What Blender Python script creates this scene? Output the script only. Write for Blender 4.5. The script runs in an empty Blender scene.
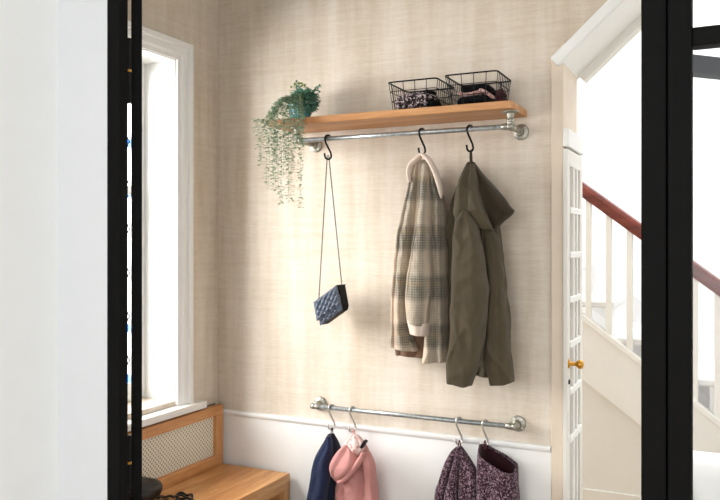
import bpy, bmesh, math, random
from mathutils import Vector, Matrix, noise
random.seed(7)
sc = bpy.context.scene
COL = sc.collection
PI = math.pi

# ------------------------------------------------------------------ camera
F, CX, HY, EYE = 770.0, 360.0, 245.0, 1.33
YAW = math.radians(25.6)
cam = bpy.data.cameras.new('camera'); co = bpy.data.objects.new('camera', cam); COL.objects.link(co)
co.location = (0, 0, EYE); co.rotation_euler = (PI/2, 0, YAW)
cam.sensor_width = 36; cam.lens = F/720*36; cam.shift_y = (HY-250)/720.0
cam.clip_start = .02
sc.camera = co
CY, SY = math.cos(YAW), math.sin(YAW)
def ray(px, py):
    u = (px-CX)/F
    return u*CY-SY, u*SY+CY, (HY-py)/F
def P(px, py, Y):                      # point of the photo on the plane y = Y
    a, b, c = ray(px, py); t = Y/b
    return Vector((a*t, Y, EYE+c*t))
def PX(px, py, X):
    a, b, c = ray(px, py); t = X/a
    return Vector((X, b*t, EYE+c*t))
def PZ(px, py, Z):
    a, b, c = ray(px, py); t = (Z-EYE)/c
    return Vector((a*t, b*t, Z))

# ------------------------------------------------------------------ materials
def srgb(r, g, b):
    f = lambda v: (v/255/12.92) if v/255 <= .04045 else ((v/255+.055)/1.055)**2.4
    return (f(r), f(g), f(b), 1)
class NT:
    def __init__(s, name):
        s.m = bpy.data.materials.new(name); s.m.use_nodes = True
        s.n = s.m.node_tree.nodes; s.l = s.m.node_tree.links
        s.b = s.n['Principled BSDF']
    def add(s, t, **kw):
        n = s.n.new(t)
        for k, v in kw.items():
            if k in n.inputs: n.inputs[k].default_value = v
            else: setattr(n, k, v)
        return n
    def link(s, a, b): s.l.new(a, b)
    def coords(s, kind='Object', scale=(1, 1, 1), rot=(0, 0, 0)):
        t = s.add('ShaderNodeTexCoord'); mp = s.add('ShaderNodeMapping')
        mp.inputs['Scale'].default_value = scale; mp.inputs['Rotation'].default_value = rot
        s.link(t.outputs[kind], mp.inputs['Vector']); return mp.outputs['Vector']
    def noise(s, vec, scale=5, detail=4, rough=.5):
        n = s.add('ShaderNodeTexNoise'); n.inputs['Scale'].default_value = scale
        n.inputs['Detail'].default_value = detail; n.inputs['Roughness'].default_value = rough
        s.link(vec, n.inputs['Vector']); return n.outputs['Fac']
    def ramp(s, fac, stops):
        r = s.add('ShaderNodeValToRGB'); e = r.color_ramp.elements
        while len(e) < len(stops): e.new(.5)
        for i, (p, c) in enumerate(stops): e[i].position = p; e[i].color = c
        s.link(fac, r.inputs['Fac']); return r.outputs['Color']
    def mix(s, fac, a, b, mode='MIX'):
        m = s.add('ShaderNodeMix'); m.data_type = 'RGBA'; m.blend_type = mode
        for v, i in ((fac, 0), (a, 6), (b, 7)):
            if isinstance(v, (int, float, tuple)): m.inputs[i].default_value = v
            else: s.link(v, m.inputs[i])
        return m.outputs[2]
    def math(s, op, a, b=0.0):
        m = s.add('ShaderNodeMath', operation=op)
        for v, i in ((a, 0), (b, 1)):
            if isinstance(v, (int, float)): m.inputs[i].default_value = v
            else: s.link(v, m.inputs[i])
        return m.outputs[0]
    def bump(s, h, strength=.2, dist=.01):
        b = s.add('ShaderNodeBump'); b.inputs['Strength'].default_value = strength; b.inputs['Distance'].default_value = dist
        s.link(h, b.inputs['Height']); s.link(b.outputs['Normal'], s.b.inputs['Normal'])
    def col(s, c):
        if isinstance(c, tuple): s.b.inputs['Base Color'].default_value = c
        else: s.link(c, s.b.inputs['Base Color'])
    def set(s, rough=.5, metal=0, sheen=0, spec=None):
        s.b.inputs['Roughness'].default_value = rough; s.b.inputs['Metallic'].default_value = metal
        s.b.inputs['Sheen Weight'].default_value = sheen
        if spec is not None: s.b.inputs['Specular IOR Level'].default_value = spec

def plain(name, c, rough=.5, metal=0, var=.06, sc_=12, bump=0, sheen=0, spec=None):
    t = NT(name); v = t.coords('Object')
    n = t.noise(v, sc_, 3)
    d = tuple(x*(1-var) for x in c[:3])+(1,); l = tuple(min(1, x*(1+var)) for x in c[:3])+(1,)
    t.col(t.ramp(n, [(.3, d), (.7, l)])); t.set(rough, metal, sheen, spec)
    if bump: t.bump(t.noise(v, sc_*12, 2), bump, .004)
    return t.m
M = {}
def m_wallpaper():
    t = NT('linen_wallpaper')
    v1 = t.coords('Object', (1.6, 1.6, 36)); v2 = t.coords('Object', (9, 9, .9)); v3 = t.coords('Object', (2, 2, 1.2)); v4 = t.coords('Object', (30, 30, 260))
    a = t.noise(v1, 1.6, 6, .65); b = t.noise(v2, 1.3, 5, .6); c = t.noise(v3, 2, 3); d = t.noise(v4, 1, 2)
    s = t.math('ADD', t.math('MULTIPLY', a, .18), t.math('MULTIPLY', b, .50))
    s = t.math('ADD', s, t.math('MULTIPLY', c, .12)); s = t.math('ADD', s, t.math('MULTIPLY', d, .16))
    t.col(t.ramp(s, [(.36, srgb(200, 184, 163)), (.49, srgb(217, 204, 187)), (.62, srgb(229, 220, 207))]))
    t.set(.8, 0, 0, .25); t.bump(d, .12, .002); return t.m
def m_wood(name, dark, mid, light, axis='X', scale=1.0, rough=.45):
    t = NT(name)
    sx = {'X': (1.2, 14, 14), 'Y': (14, 1.2, 14), 'Z': (14, 14, 1.2)}[axis]
    v = t.coords('Object', tuple(k*scale for k in sx)); f = t.coords('Object', tuple(k*scale*7 for k in sx))
    a = t.noise(v, 1.6, 6, .6); g = t.noise(f, 1.4, 3, .6)
    s = t.math('ADD', t.math('MULTIPLY', a, .75), t.math('MULTIPLY', g, .25))
    t.col(t.ramp(s, [(.36, dark), (.5, mid), (.64, light)])); t.set(rough); t.bump(g, .08, .002)
    return t.m
def m_plaid():
    t = NT('grey_cream_check_wool')
    uv = t.add('ShaderNodeTexCoord').outputs['UV']
    sep = t.add('ShaderNodeSeparateXYZ'); t.link(uv, sep.inputs[0]); x, y = sep.outputs[0], sep.outputs[1]
    def band(c, per, ph, thr, soft=.12):
        w = t.math('SINE', t.math('ADD', t.math('MULTIPLY', c, 2*PI/per), ph))
        mr = t.add('ShaderNodeMapRange'); mr.inputs['From Min'].default_value = thr-soft; mr.inputs['From Max'].default_value = thr+soft
        t.link(w, mr.inputs['Value']); return mr.outputs[0]
    bx, by = band(x, .105, .6, .0, .35), band(y, .165, .3, .05, .35)
    chk = t.add('ShaderNodeTexChecker'); chk.inputs['Scale'].default_value = 240; t.link(uv, chk.inputs['Vector'])
    fx, fy = band(x, .0085, 0, 0, .3), band(y, .0085, 0, 0, .3)
    ht = t.math('ADD', t.math('MULTIPLY', fx, .5), t.math('MULTIPLY', fy, .5))
    amt = t.math('ADD', t.math('MULTIPLY', bx, .36), t.math('MULTIPLY', by, .40))
    amt = t.math('MULTIPLY', amt, t.math('ADD', .66, t.math('MULTIPLY', ht, .5)))
    n = t.noise(t.coords('Object'), 60, 3)
    amt = t.math('ADD', amt, t.math('MULTIPLY', t.math('SUBTRACT', n, .5), .25))
    base = t.ramp(amt, [(.05, srgb(204, 186, 164)), (.40, srgb(160, 150, 134)), (.82, srgb(104, 100, 90))])
    ln = band(x, .135, 2.6, .93, .05); ly = band(y, .175, 2.4, .94, .05)
    base = t.mix(t.math('MULTIPLY', ln, .25), base, srgb(196, 150, 130)); base = t.mix(t.math('MULTIPLY', ly, .18), base, srgb(190, 165, 120))
    t.col(base); t.set(.95, 0, .15, .1); t.bump(t.noise(t.coords('Object'), 420, 2), .35, .003); return t.m
def m_marl(name, a, b, c, scale=150):
    t = NT(name); v = t.coords('Object', (1, 1, .8))
    vo = t.add('ShaderNodeTexVoronoi'); vo.inputs['Scale'].default_value = scale; t.link(v, vo.inputs['Vector'])
    sep = t.add('ShaderNodeSeparateColor'); t.link(vo.outputs['Color'], sep.inputs[0])
    t.col(t.ramp(sep.outputs[0], [(.35, a), (.62, b), (.9, c)])); t.set(.95, 0, .1, .1)
    t.bump(vo.outputs['Distance'], .6, .004); return t.m
def m_glass(name, tint=(1, 1, 1, 1)):
    t = NT(name); out = t.n['Material Output']; t.n.remove(t.b)
    tr = t.add('ShaderNodeBsdfTransparent'); tr.inputs[0].default_value = tint
    gl = t.add('ShaderNodeBsdfGlossy'); gl.inputs['Roughness'].default_value = .02
    mx = t.add('ShaderNodeMixShader'); mx.inputs[0].default_value = .035
    t.link(tr.outputs[0], mx.inputs[1]); t.link(gl.outputs[0], mx.inputs[2]); t.link(mx.outputs[0], out.inputs['Surface']); return t.m
def m_grille():
    t = NT('perforated_cream_metal')
    uv = t.add('ShaderNodeTexCoord').outputs['UV']
    mp = t.add('ShaderNodeMapping'); mp.inputs['Rotation'].default_value = (0, 0, PI/4); t.link(uv, mp.inputs[0])
    sep = t.add('ShaderNodeSeparateXYZ'); t.link(mp.outputs[0], sep.inputs[0])
    k = 2*PI/.0125
    a = t.math('SINE', t.math('MULTIPLY', sep.outputs[0], k)); b = t.math('SINE', t.math('MULTIPLY', sep.outputs[1], k))
    h = t.math('GREATER_THAN', t.math('ADD', a, b), .95)
    t.col(srgb(236, 228, 208)); t.set(.4)
    t.link(t.math('SUBTRACT', 1.0, h), t.b.inputs['Alpha']); return t.m
def m_pipe():
    t = NT('galvanised_steel'); n = t.noise(t.coords('Object'), 90, 4, .7)
    t.col(t.ramp(n, [(.3, srgb(142, 148, 148)), (.6, srgb(180, 185, 184)), (.8, srgb(208, 211, 209))])); t.set(.36, .75); return t.m
def m_floral():
    t = NT('floral_lining'); v = t.coords('Object')
    vo = t.add('ShaderNodeTexVoronoi'); vo.inputs['Scale'].default_value = 75; t.link(v, vo.inputs['Vector'])
    t.col(t.ramp(vo.outputs['Distance'], [(.12, srgb(150, 110, 112)), (.26, srgb(214, 152, 148)), (.42, srgb(224, 198, 190))])); t.set(.9); return t.m
def fabric(name, c, scale=18, var=.08, rough=.9, sheen=.1, weave=.25):
    t = NT(name); v = t.coords('Object'); n = t.noise(v, scale, 4)
    d = tuple(x*(1-var) for x in c[:3])+(1,); l = tuple(min(1, x*(1+var)) for x in c[:3])+(1,)
    t.col(t.ramp(n, [(.3, d), (.7, l)])); t.set(rough, 0, sheen, .2)
    h = t.math('ADD', t.math('MULTIPLY', t.noise(v, 500, 2), .25), t.noise(v, 34, 4)); t.bump(h, weave, .006); return t.m
M['wallpaper'] = m_wallpaper()
M['white'] = plain('white_paint', srgb(240, 239, 235), .45, var=.01)
M['cream'] = plain('cream_paint', srgb(230, 227, 219), .5, var=.015)
M['beige'] = plain('beige_paint', srgb(226, 210, 190), .6, var=.03)
M['plaster'] = plain('white_plaster', srgb(241, 242, 241), .8, var=.01)
M['plaster_shaded'] = plain('shaded_white_plaster', srgb(214, 216, 218), .8, var=.01)  # white plaster again, with the shade of the front face put into the colour
M['steel'] = plain('black_steel', (.0045, .0043, .0041, 1), .6, var=.1, sc_=30, spec=.07)
M['black'] = plain('black_iron', srgb(17, 16, 16), .5, var=.15, spec=.2)
M['oak'] = m_wood('oak_length', srgb(166, 110, 62), srgb(192, 136, 84), srgb(212, 160, 108), 'X')
M['oak_y'] = m_wood('oak_depth', srgb(176, 116, 64), srgb(204, 146, 90), srgb(226, 176, 120), 'Y')
M['oak_z'] = m_wood('oak_upright', srgb(176, 118, 66), srgb(203, 146, 90), srgb(220, 168, 112), 'Z')
M['mahogany'] = m_wood('mahogany', srgb(70, 26, 18), srgb(104, 40, 28), srgb(134, 58, 40), 'X', 1, .3)
M['pipe'] = m_pipe()
M['fitting'] = plain('cast_fitting', srgb(168, 166, 154), .4, .8, .12, 60)
M['chrome'] = plain('bright_steel', srgb(205, 203, 196), .3, .8, .05)
M['brass'] = plain('brass', srgb(205, 150, 60), .3, .9, .05)
M['plaid'] = m_plaid()
M['fleece'] = fabric('pale_collar_fleece', srgb(226, 208, 192), 30, .05, .95, .2)
M['lining'] = fabric('brown_lining', srgb(112, 86, 68), 20)
M['olive'] = fabric('olive_cotton', srgb(80, 71, 55), 9, .10, .8, .08, .3)
M['olive_shaded'] = fabric('shaded_olive_cotton', srgb(56, 47, 35), 9, .10)  # same olive darkened: the shadow on the hood is put into the colour
M['navy'] = fabric('navy_fleece', srgb(34, 42, 68), 16, .12)
M['navy_dark'] = fabric('dark_navy_lining', srgb(24, 28, 44), 16, .12)
M['pink'] = fabric('pink_shell', srgb(196, 138, 132), 14, .06, .75)
M['floral'] = m_floral()
M['purple'] = m_marl('purple_marl_knit', srgb(48, 30, 40), srgb(80, 57, 68), srgb(156, 130, 140), 340)
M['speckle'] = m_marl('speckled_knit', srgb(34, 26, 28), srgb(90, 72, 76), srgb(225, 205, 205), 200)
M['knit'] = fabric('black_knit', srgb(10, 10, 11), 40, .2, .95, 0, .6)
M['pinkknit'] = m_marl('pink_knit', srgb(176, 120, 118), srgb(226, 184, 178), srgb(240, 214, 206), 260)
M['plum'] = fabric('plum_knit', srgb(84, 38, 48), 40, .2)
M['plum_shaded'] = fabric('plum_neck_shade', srgb(52, 22, 28), 40, .2)  # dark tone standing for the shade inside the open neck
M['leather'] = plain('navy_leather', srgb(82, 92, 108), .34, var=.06, bump=.05)
M['leather_dark'] = plain('dark_navy_leather', srgb(9, 10, 13), .6, var=.06, spec=.12)
M['leaf'] = plain('trailing_leaf', srgb(146, 170, 138), .55, var=.45, sc_=110)
M['leaf_teal'] = plain('teal_leaf', srgb(104, 150, 126), .5, var=.5, sc_=70)
M['leaf_lime'] = plain('lime_leaf', srgb(140, 160, 84), .5, var=.25, sc_=40)
M['stem'] = plain('plant_stem', srgb(158, 168, 138), .7)
M['pot'] = plain('turquoise_glaze', srgb(84, 156, 160), .2, var=.15, sc_=20)
M['glass'] = m_glass('clear_glass')
M['blueglass'] = m_glass('blue_glass', srgb(96, 170, 232))
M['lead'] = plain('lead_came', srgb(60, 64, 72), .5, .4)
M['grille'] = m_grille()
M['cavity'] = plain('cavity_shade', srgb(132, 122, 106), .8)
M['floor'] = m_wood('oak_floor', srgb(160, 140, 116), srgb(180, 160, 136), srgb(198, 178, 154), 'Y', .6)
M['upholstery'] = fabric('white_upholstery', srgb(240, 240, 238), 14, .02)
M['tread'] = plain('pale_tread', srgb(232, 231, 230), .6, var=.02)
M['shoe'] = plain('black_leather', srgb(18, 17, 18), .4, var=.1)

# ------------------------------------------------------------------ mesh helpers
class MB:
    def __init__(s): s.v = []; s.f = []; s.uv = None
    def quadstrip(s, rings, closed=True, cap0=False, cap1=False):
        b = len(s.v); n = len(rings[0])
        for r in rings: s.v.extend([Vector(p) for p in r])
        for i in range(len(rings)-1):
            for j in range(n if closed else n-1):
                k = (j+1) % n
                s.f.append((b+i*n+j, b+i*n+k, b+(i+1)*n+k, b+(i+1)*n+j))
        if cap0: s.f.append(tuple(b+j for j in reversed(range(n))))
        if cap1: s.f.append(tuple(b+(len(rings)-1)*n+j for j in range(n)))
        return s
    def box(s, a, b):
        x0, x1 = sorted((a[0], b[0])); y0, y1 = sorted((a[1], b[1])); z0, z1 = sorted((a[2], b[2]))
        return s.quadstrip([[(x0, y0, z), (x1, y0, z), (x1, y1, z), (x0, y1, z)] for z in (z0, z1)], True, True, True)
    def prism(s, poly, d):              # poly: coplanar points, d: extrusion vector
        d = Vector(d); a = [Vector(p) for p in poly]
        return s.quadstrip([a, [p+d for p in a]], True, True, True)
    def tube(s, path, r, n=10, cap=True, sy=1.0, close=False):
        path = [Vector(p) for p in path]; m = len(path)
        rs = r if isinstance(r, (list, tuple)) else [r]*m
        rings = []; up = None
        for i, p in enumerate(path):
            if close: t = path[(i+1) % m]-path[i-1]
            else: t = path[min(i+1, m-1)]-path[max(i-1, 0)]
            t.normalize()
            if up is None:
                up = Vector((0, 1, 0)) if abs(t.y) < .9 else Vector((1, 0, 0))
            x = (up-t*up.dot(t)).normalized(); up = x; y = t.cross(x)
            rings.append([p+x*(rs[i]*sy*math.cos(2*PI*k/n))+y*(rs[i]*math.sin(2*PI*k/n)) for k in range(n)])
        if close: rings.append(rings[0])
        return s.quadstrip(rings, True, cap and not close, cap and not close)
    def lathe(s, prof, origin, axis=(0, 0, 1), n=28):   # prof: (radius, height)
        o = Vector(origin); a = Vector(axis).normalized()
        x = (Vector((0, 1, 0)) if abs(a.y) < .9 else Vector((1, 0, 0))); x = (x-a*x.dot(a)).normalized(); y = a.cross(x)
        rings = [[o+a*h+(x*math.cos(2*PI*k/n)+y*math.sin(2*PI*k/n))*r for k in range(n)] for r, h in prof]
        return s.quadstrip(rings, True, True, True)
    def blob(s, c, rx, ry, rz, nu=20, nv=12, amp=0, fr=8, seed=0, p=1.0):
        c = Vector(c); rings = []
        sg = lambda q, e: math.copysign(abs(q)**e, q)
        for i in range(nv+1):
            ph = -PI/2+PI*(i+.02*(i == 0)-.02*(i == nv))/nv
            ring = []
            for j in range(nu):
                th = 2*PI*j/nu
                d = Vector((sg(math.cos(ph), p)*sg(math.cos(th), p), sg(math.cos(ph), p)*sg(math.sin(th), p), sg(math.sin(ph), p)))
                q = Vector((d.x*rx, d.y*ry, d.z*rz))
                k = 1+amp*noise.noise(q*fr/max(rx, rz)*.3+Vector((seed, seed*2.3, 0)))
                ring.append(c+q*k)
            rings.append(ring)
        return s.quadstrip(rings, True, True, True)
    def obj(s, name, mat, parent=None, origin=None, smooth=False, bevel=0, subd=0, solid=0):
        if parent is not None: o0 = Vector(parent['_o'])
        elif origin is not None: o0 = Vector(origin)
        else:
            xs = [v.x for v in s.v]; ys = [v.y for v in s.v]; zs = [v.z for v in s.v]
            o0 = Vector(((min(xs)+max(xs))/2, (min(ys)+max(ys))/2, min(zs)))
        me = bpy.data.meshes.new(name); me.from_pydata([tuple(v-o0) for v in s.v], [], s.f)
        if s.uv:
            ul = me.uv_layers.new(name='UVMap')
            for lp in me.loops: ul.data[lp.index].uv = s.uv[lp.vertex_index]
        bm = bmesh.new(); bm.from_mesh(me)
        bmesh.ops.recalc_face_normals(bm, faces=bm.faces); bm.to_mesh(me); bm.free()
        me.materials.append(mat)
        if smooth:
            for p in me.polygons: p.use_smooth = True
        o = bpy.data.objects.new(name, me); COL.objects.link(o)
        if parent is not None: o.parent = parent
        else: o.location = o0
        o['_o'] = tuple(o0)
        if bevel:
            b = o.modifiers.new('bevel', 'BEVEL'); b.width = bevel; b.segments = 2; b.limit_method = 'ANGLE'
        if solid:
            b = o.modifiers.new('solid', 'SOLIDIFY'); b.thickness = solid
        if subd:
            b = o.modifiers.new('subd', 'SUBSURF'); b.levels = subd; b.render_levels = subd
        return o
def tag(o, label=None, cat=None, group=None, kind=None):
    if label: o['label'] = label
    if cat: o['category'] = cat
    if group: o['group'] = group
    if kind: o['kind'] = kind
    return o
def thing(name, loc, label, cat, group=None, kind=None):
    o = bpy.data.objects.new(name, None); COL.objects.link(o); o.location = loc; o['_o'] = tuple(loc)
    o.empty_display_size = .05
    return tag(o, label, cat, group, kind)
def box(name, a, b, mat, parent=None, bevel=.002, **k): return MB().box(a, b).obj(name, mat, parent, bevel=bevel, **k)
def spline(pts, n):
    """Catmull-Rom through tuples, n samples per span"""
    pts = [tuple(p) for p in pts]; out = []
    for i in range(len(pts)-1):
        p0 = pts[max(i-1, 0)]; p1 = pts[i]; p2 = pts[i+1]; p3 = pts[min(i+2, len(pts)-1)]
        for k in range(n):
            t = k/n
            out.append(tuple(.5*((2*b)+(-a+c)*t+(2*a-5*b+4*c-d)*t*t+(-a+3*b-3*c+d)*t**3) for a, b, c, d in zip(p0, p1, p2, p3)))
    out.append(pts[-1]); return out
def cloth(name, rings, mat, parent, folds=(), n=112, per=14, wr=.004, wf=9, seed=0, open_top=False, dip=0, solid=0, pw=.75, cr=0.0):
    """lofted cloth. ring: (xl, yl, xr, yr, Y, half depth); folds: (count, amplitude, phase, drift)"""
    R = spline(rings, per); m = MB(); rr = []; m.uv = []
    L = len(R)
    for i, (xl, yl, xr, yr, Y, d) in enumerate(R):
        v = i/(L-1); A = P(xl, yl, Y); B = P(xr, yr, Y); mid = (A+B)/2; hv = (B-A)/2; ring = []
        w = hv.length
        for j in range(n):
            th = 2*PI*j/n; c, s_ = math.cos(th), math.sin(th)
            cc = math.copysign(abs(c)**pw, c); ss = math.copysign(abs(s_)**pw, s_)
            t = (c+1)/2
            f = 0
            for cnt, am, ph, dr in folds:
                f += am*(abs(math.sin(PI*(cnt*t+ph+dr*v)))-.6)
            k = min(1, w/.03)
            q = mid+hv*cc+Vector((0, -d*ss, 0))
            q.y -= f*k*abs(ss)*(1 if s_ > 0 else -.5)
            q.z -= dip*max(0, ss)*max(0, 1-v*3)
            nn = noise.noise_vector(Vector((q.x*wf, q.y*wf, q.z*wf*.7+seed)))+.5*noise.noise_vector(Vector((q.x*wf*2.6, q.y*wf*2.6, q.z*wf*1.8+seed)))
            q += nn*wr*min(1, w/.03)
            if cr:
                e1 = 1-abs(noise.noise(Vector(((q.x*.8+q.z*.6)*16, q.y*6, (q.z*.8-q.x*.6)*7+seed*3))))*2.2
                e2 = 1-abs(noise.noise(Vector(((q.x*.8-q.z*.5)*22, q.y*6, (q.z*.8+q.x*.5)*9+seed*5))))*2.2
                q.y -= cr*(max(0, e1)**2+.6*max(0, e2)**2-.5)*ss*k
            if q.y > 2.592: q.y = 2.592
            ring.append(q); m.uv.append((q.x*1.0+(.11 if s_ < 0 else 0)-f*.8+seed*.07, q.z))
        rr.append(ring)
    m.quadstrip(rr, True, not open_top, True)
    return m.obj(name, mat, parent, smooth=True, solid=solid)

# ------------------------------------------------------------------ room shell
YW = 2.6                                    # back wall
XL = P(218, 250, YW).x                      # left wall
YP = 1.42                                   # steel partition, front face
e0 = P(552, 58, YW); e1 = P(610, 0, YW)
XE = e0.x; ZE = e0.z; SL = (e1.z-e0.z)/(e1.x-e0.x)
CEIL = 2.62
XJ = P(563.5, 300, YW-.014).x; YJ = PX(578, 300, XJ).y-.012                  # door side face of the jamb
top_x = XE+(CEIL-ZE)/SL
def struct(o): o['kind'] = 'structure'; return o
wb = MB().prism([(XL-.25, YW, 0), (XE, YW, 0), (XE, YW, ZE), (top_x, YW, CEIL), (XL-.25, YW, CEIL)], (0, YJ-YW, 0))
struct(wb.obj('wall_back', M['wallpaper']))
# left wall round the window
wy0, wy1 = 1.62, PX(175, 200, XL).y; wz0 = .74; wz1 = PX(176, 60, XL).z
WT = .26
wl = MB()
wl.box((XL-WT, .6, 0), (XL, YW, wz0)); wl.box((XL-WT, .6, wz1), (XL, YW, CEIL))
wl.box((XL-WT, .6, wz0), (XL, wy0, wz1)); wl.box((XL-WT, wy1, wz0), (XL, YW, wz1))
struct(wl.obj('wall_left', M['wallpaper']))
xn0 = P(58, 250, YP).x
# floors and ceiling
struct(box('floor', (-2.2, -2.2, -.1), (1.9, 4.95, 0), M['floor'], bevel=0))
struct(MB().prism([(XL-.25, YP+.08, CEIL), (1.9, YP+.08, CEIL), (1.9, 2.9, CEIL), (XL-.25, 2.9, CEIL)], (0, 0, .1)).obj('ceiling', M['plaster']))
struct(box('ceiling_near', (xn0-.1, -2.2, CEIL), (1.9, YP+.08, CEIL+.1), M['plaster'], bevel=0))
# near walls of the living room, left of the steel frame
pl0 = P(107, 250, YP).x; pl1 = P(119.5, 250, YP).x; pr0 = P(641, 250, YP).x; pr1 = P(692, 250, YP).x
xn = P(58, 250, YP).x
struct(box('wall_front', (XL-WT, YP, 0), (pl0, YP+.06, CEIL), M['plaster_shaded'], bevel=0))
struct(box('wall_near', (xn-.1, -2.2, 0), (xn, YP, CEIL), M['plaster'], bevel=0))
# stairwell walls
struct(box('wall_far', (-2.2, 4.8, 0), (1.9, 4.9, 4.2), M['plaster'], bevel=0))
struct(box('wall_right', (1.8, .6, 0), (1.9, 4.8, 4.2), M['plaster'], bevel=0))

# white dado panelling and cap rail
zd = P(400, 431, YW).z
dx1 = XE-.002
struct(box('trim_1', (XL+.0, YW-.008, 0), (dx1, YW+.001, zd), M['white'], bevel=0))
cap = MB().quadstrip([[(x, YW-.0005, zd-.014), (x, YW-.012, zd-.012), (x, YW-.017, zd-.004), (x, YW-.018, zd+.003), (x, YW-.014, zd+.008), (x, YW-.0005, zd+.010)] for x in (XL+.0, dx1)], True, True, True)
struct(cap.obj('trim_2', M['white'], bevel=.001))
bb = MB().box((XL+.0, YW-.02, 0), (dx1, YW-.007, .13))
struct(bb.obj('baseboard_back', M['white'], bevel=.004))

# ---- window in the left wall
W = thing('window_1', (XL, (wy0+wy1)/2, wz0), 'white painted sash window with leaded panes in the left wall', 'window', kind='structure')
def casing_profile(lo, hi, o):              # stepped architrave cross-section: pairs (across, out)
    return [(0, 0), (0, .012), (.02, .014), (.03, .022), (.06, .024), (.066, .034), (.088, .036), (.094, .028), (.1, .0)]
def casing_run(m, path_fn, prof): m.quadstrip([[path_fn(a, o, k) for a, o in prof] for k in (0, 1)], True, True, True)
cw = PX(192.5, 250, XL+.024).y-wy1
prof = [(a*cw/.1, o) for a, o in casing_profile(0, 0, 0)]
c = MB(); ztop = wz1; zsill = PX(205, 408.4, XL+.05).z+.027
casing_run(c, lambda a, o, k: (XL+o, wy1+a, zsill if k == 0 else ztop+a), prof)
casing_run(c, lambda a, o, k: (XL+o, wy0-a, zsill if k == 0 else ztop+a), prof)
casing_run(c, lambda a, o, k: (XL+o, (wy0-a) if k == 0 else (wy1+a), ztop+a), prof)
c.obj('casing', M['white'], W, smooth=False)
lin = MB()                                  # reveal lining
lin.box((XL-WT, wy1-.004, wz0), (XL+.004, wy1+.002, wz1)); lin.box((XL-WT, wy0-.002, wz0), (XL+.004, wy0+.004, wz1))
lin.box((XL-WT, wy0, wz1-.004), (XL+.004, wy1, wz1+.002)); lin.obj('reveal', M['white'], W)
XG = XL-.165
SW = wy1-PX(133, 200, XG+.02).y
fr = MB()
for a, b in (((wy0, wz0), (wy0+.05, wz1)), ((wy1-SW, wz0), (wy1, wz1)), ((wy0+.0502, wz1-.06), (wy1-SW-.0002, wz1)), ((wy0+.0502, wz0), (wy1-SW-.0002, wz0+.07))):
    fr.box((XG-.03, a[0], a[1]), (XG+.02, b[0], b[1]))
fr.box((XG-.025, wy0+.0502, 1.52), (XG+.015, wy1-SW-.0002, 1.555))
fr.obj('window_frame', M['white'], W, bevel=.004)
MB().box((XG-.004, wy0+.05, wz0+.07), (XG, wy1-SW, wz1-.06)).obj('pane', M['glass'], W)
bl = MB(); ld = MB()
gy0, gy1, gz0, gz1 = wy0+.05, wy1-SW, wz0+.07, wz1-.06
for zz, hh in ((1.70, .035), (1.51, .03), (1.00, .03), (.80, .04)):
    for yy in (gy1-.09, gy1-.30, gy0+.05): bl.box((XG+.0005, yy, zz), (XG+.002, yy+.088, zz+hh))
bl.obj('blue_pane', M['blueglass'], W)
for i in range(5):
    y0 = gy0+(gy1-gy0)*i/5; y1 = gy0+(gy1-gy0)*(i+1)/5
    for j in range(7):
        z0 = gz0+(gz1-gz0)*j/7; z1 = gz0+(gz1-gz0)*(j+1)/7; ym = (y0+y1)/2; zm = (z0+z1)/2
        for a, b in (((y0, zm), (ym, z1)), ((ym, z1), (y1, zm)), ((y1, zm), (ym, z0)), ((ym, z0), (y0, zm))):
            ld.tube([(XG+.003, a[0], a[1]), (XG+.003, b[0], b[1])], .0025, 6)
ld.obj('lead_came', M['lead'], W)
s0 = PX(205, 408.4, XL+.05); ztop = wz1; syr = PX(207.5, 404, XL+.05).y
MB().box((XG+.02, wy0-.1, s0.z), (XL+.05, syr, s0.z+.028)).obj('window_sill', M['white'], W, bevel=.005)

# ---- opening to the stairs: jamb lining, sloped soffit
jz = ZE
struct(MB().prism([(XE-.001, YW-.014, 0), (XJ, YW-.014, 0), (XJ, YW-.014, ZE+(XJ-XE)*SL+.01), (XE-.001, YW-.014, ZE-.002)], (0, YJ-YW+.012, 0)).obj('trim_3', M['beige'], bevel=.004))
sl = Vector((1, 0, SL)).normalized(); nn_ = Vector((-sl.z, 0, sl.x))
E = Vector((XE, 0, ZE)); Lr = 1.15
def slab(y0, y1, off0, off1, s0_, s1_):
    a = E+sl*s0_+nn_*off0; b = E+sl*s1_+nn_*off0; c_ = E+sl*s1_+nn_*off1; d = E+sl*s0_+nn_*off1
    return MB().prism([(q.x, y0, q.z) for q in (a, b, c_, d)], (0, y1-y0, 0))
so = slab(YW-.035, YJ+.03, -.044, -.004, -.006, Lr)
struct(so.obj('trim_4', M['white'], bevel=.008))
lip = slab(YJ-.02, YJ+.035, -.074, -.040, .022, Lr)
struct(lip.obj('trim_5', M['cream'], bevel=.003))

# ---- narrow glazed door folded back against the jamb
D = thing('door_1', (XJ+.02, 2.75, 0), 'narrow cream glazed door with small panes folded open at the jamb', 'door', kind='structure')
dx0, dx1_ = XJ+.001, XJ+.016
dy0, dy1 = YW-.03, YJ+.012
dzt = PX(563, 147, (dx0+dx1_)/2).z
def dbox(m, y0, y1, z0, z1, x0=dx0, x1=dx1_): m.box((x0, y0, z0), (x1, y1, z1))
hd = MB(); dbox(hd, dy0-.003, dy1+.01, dzt+.006, dzt+.066, XJ+.001, XJ+.02); hd.obj('head_trim', M['white'], D, bevel=.004)
st = MB(); dbox(st, dy0, dy0+.045, .02, dzt); st.obj('stile', M['cream'], D, bevel=.003)
st = MB(); dbox(st, dy1-.045, dy1, .02, dzt); st.obj('stile', M['cream'], D, bevel=.003)
rl = MB(); dbox(rl, dy0+.04, dy1-.04, dzt-.055, dzt); rl.obj('rail', M['cream'], D, bevel=.003)
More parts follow.
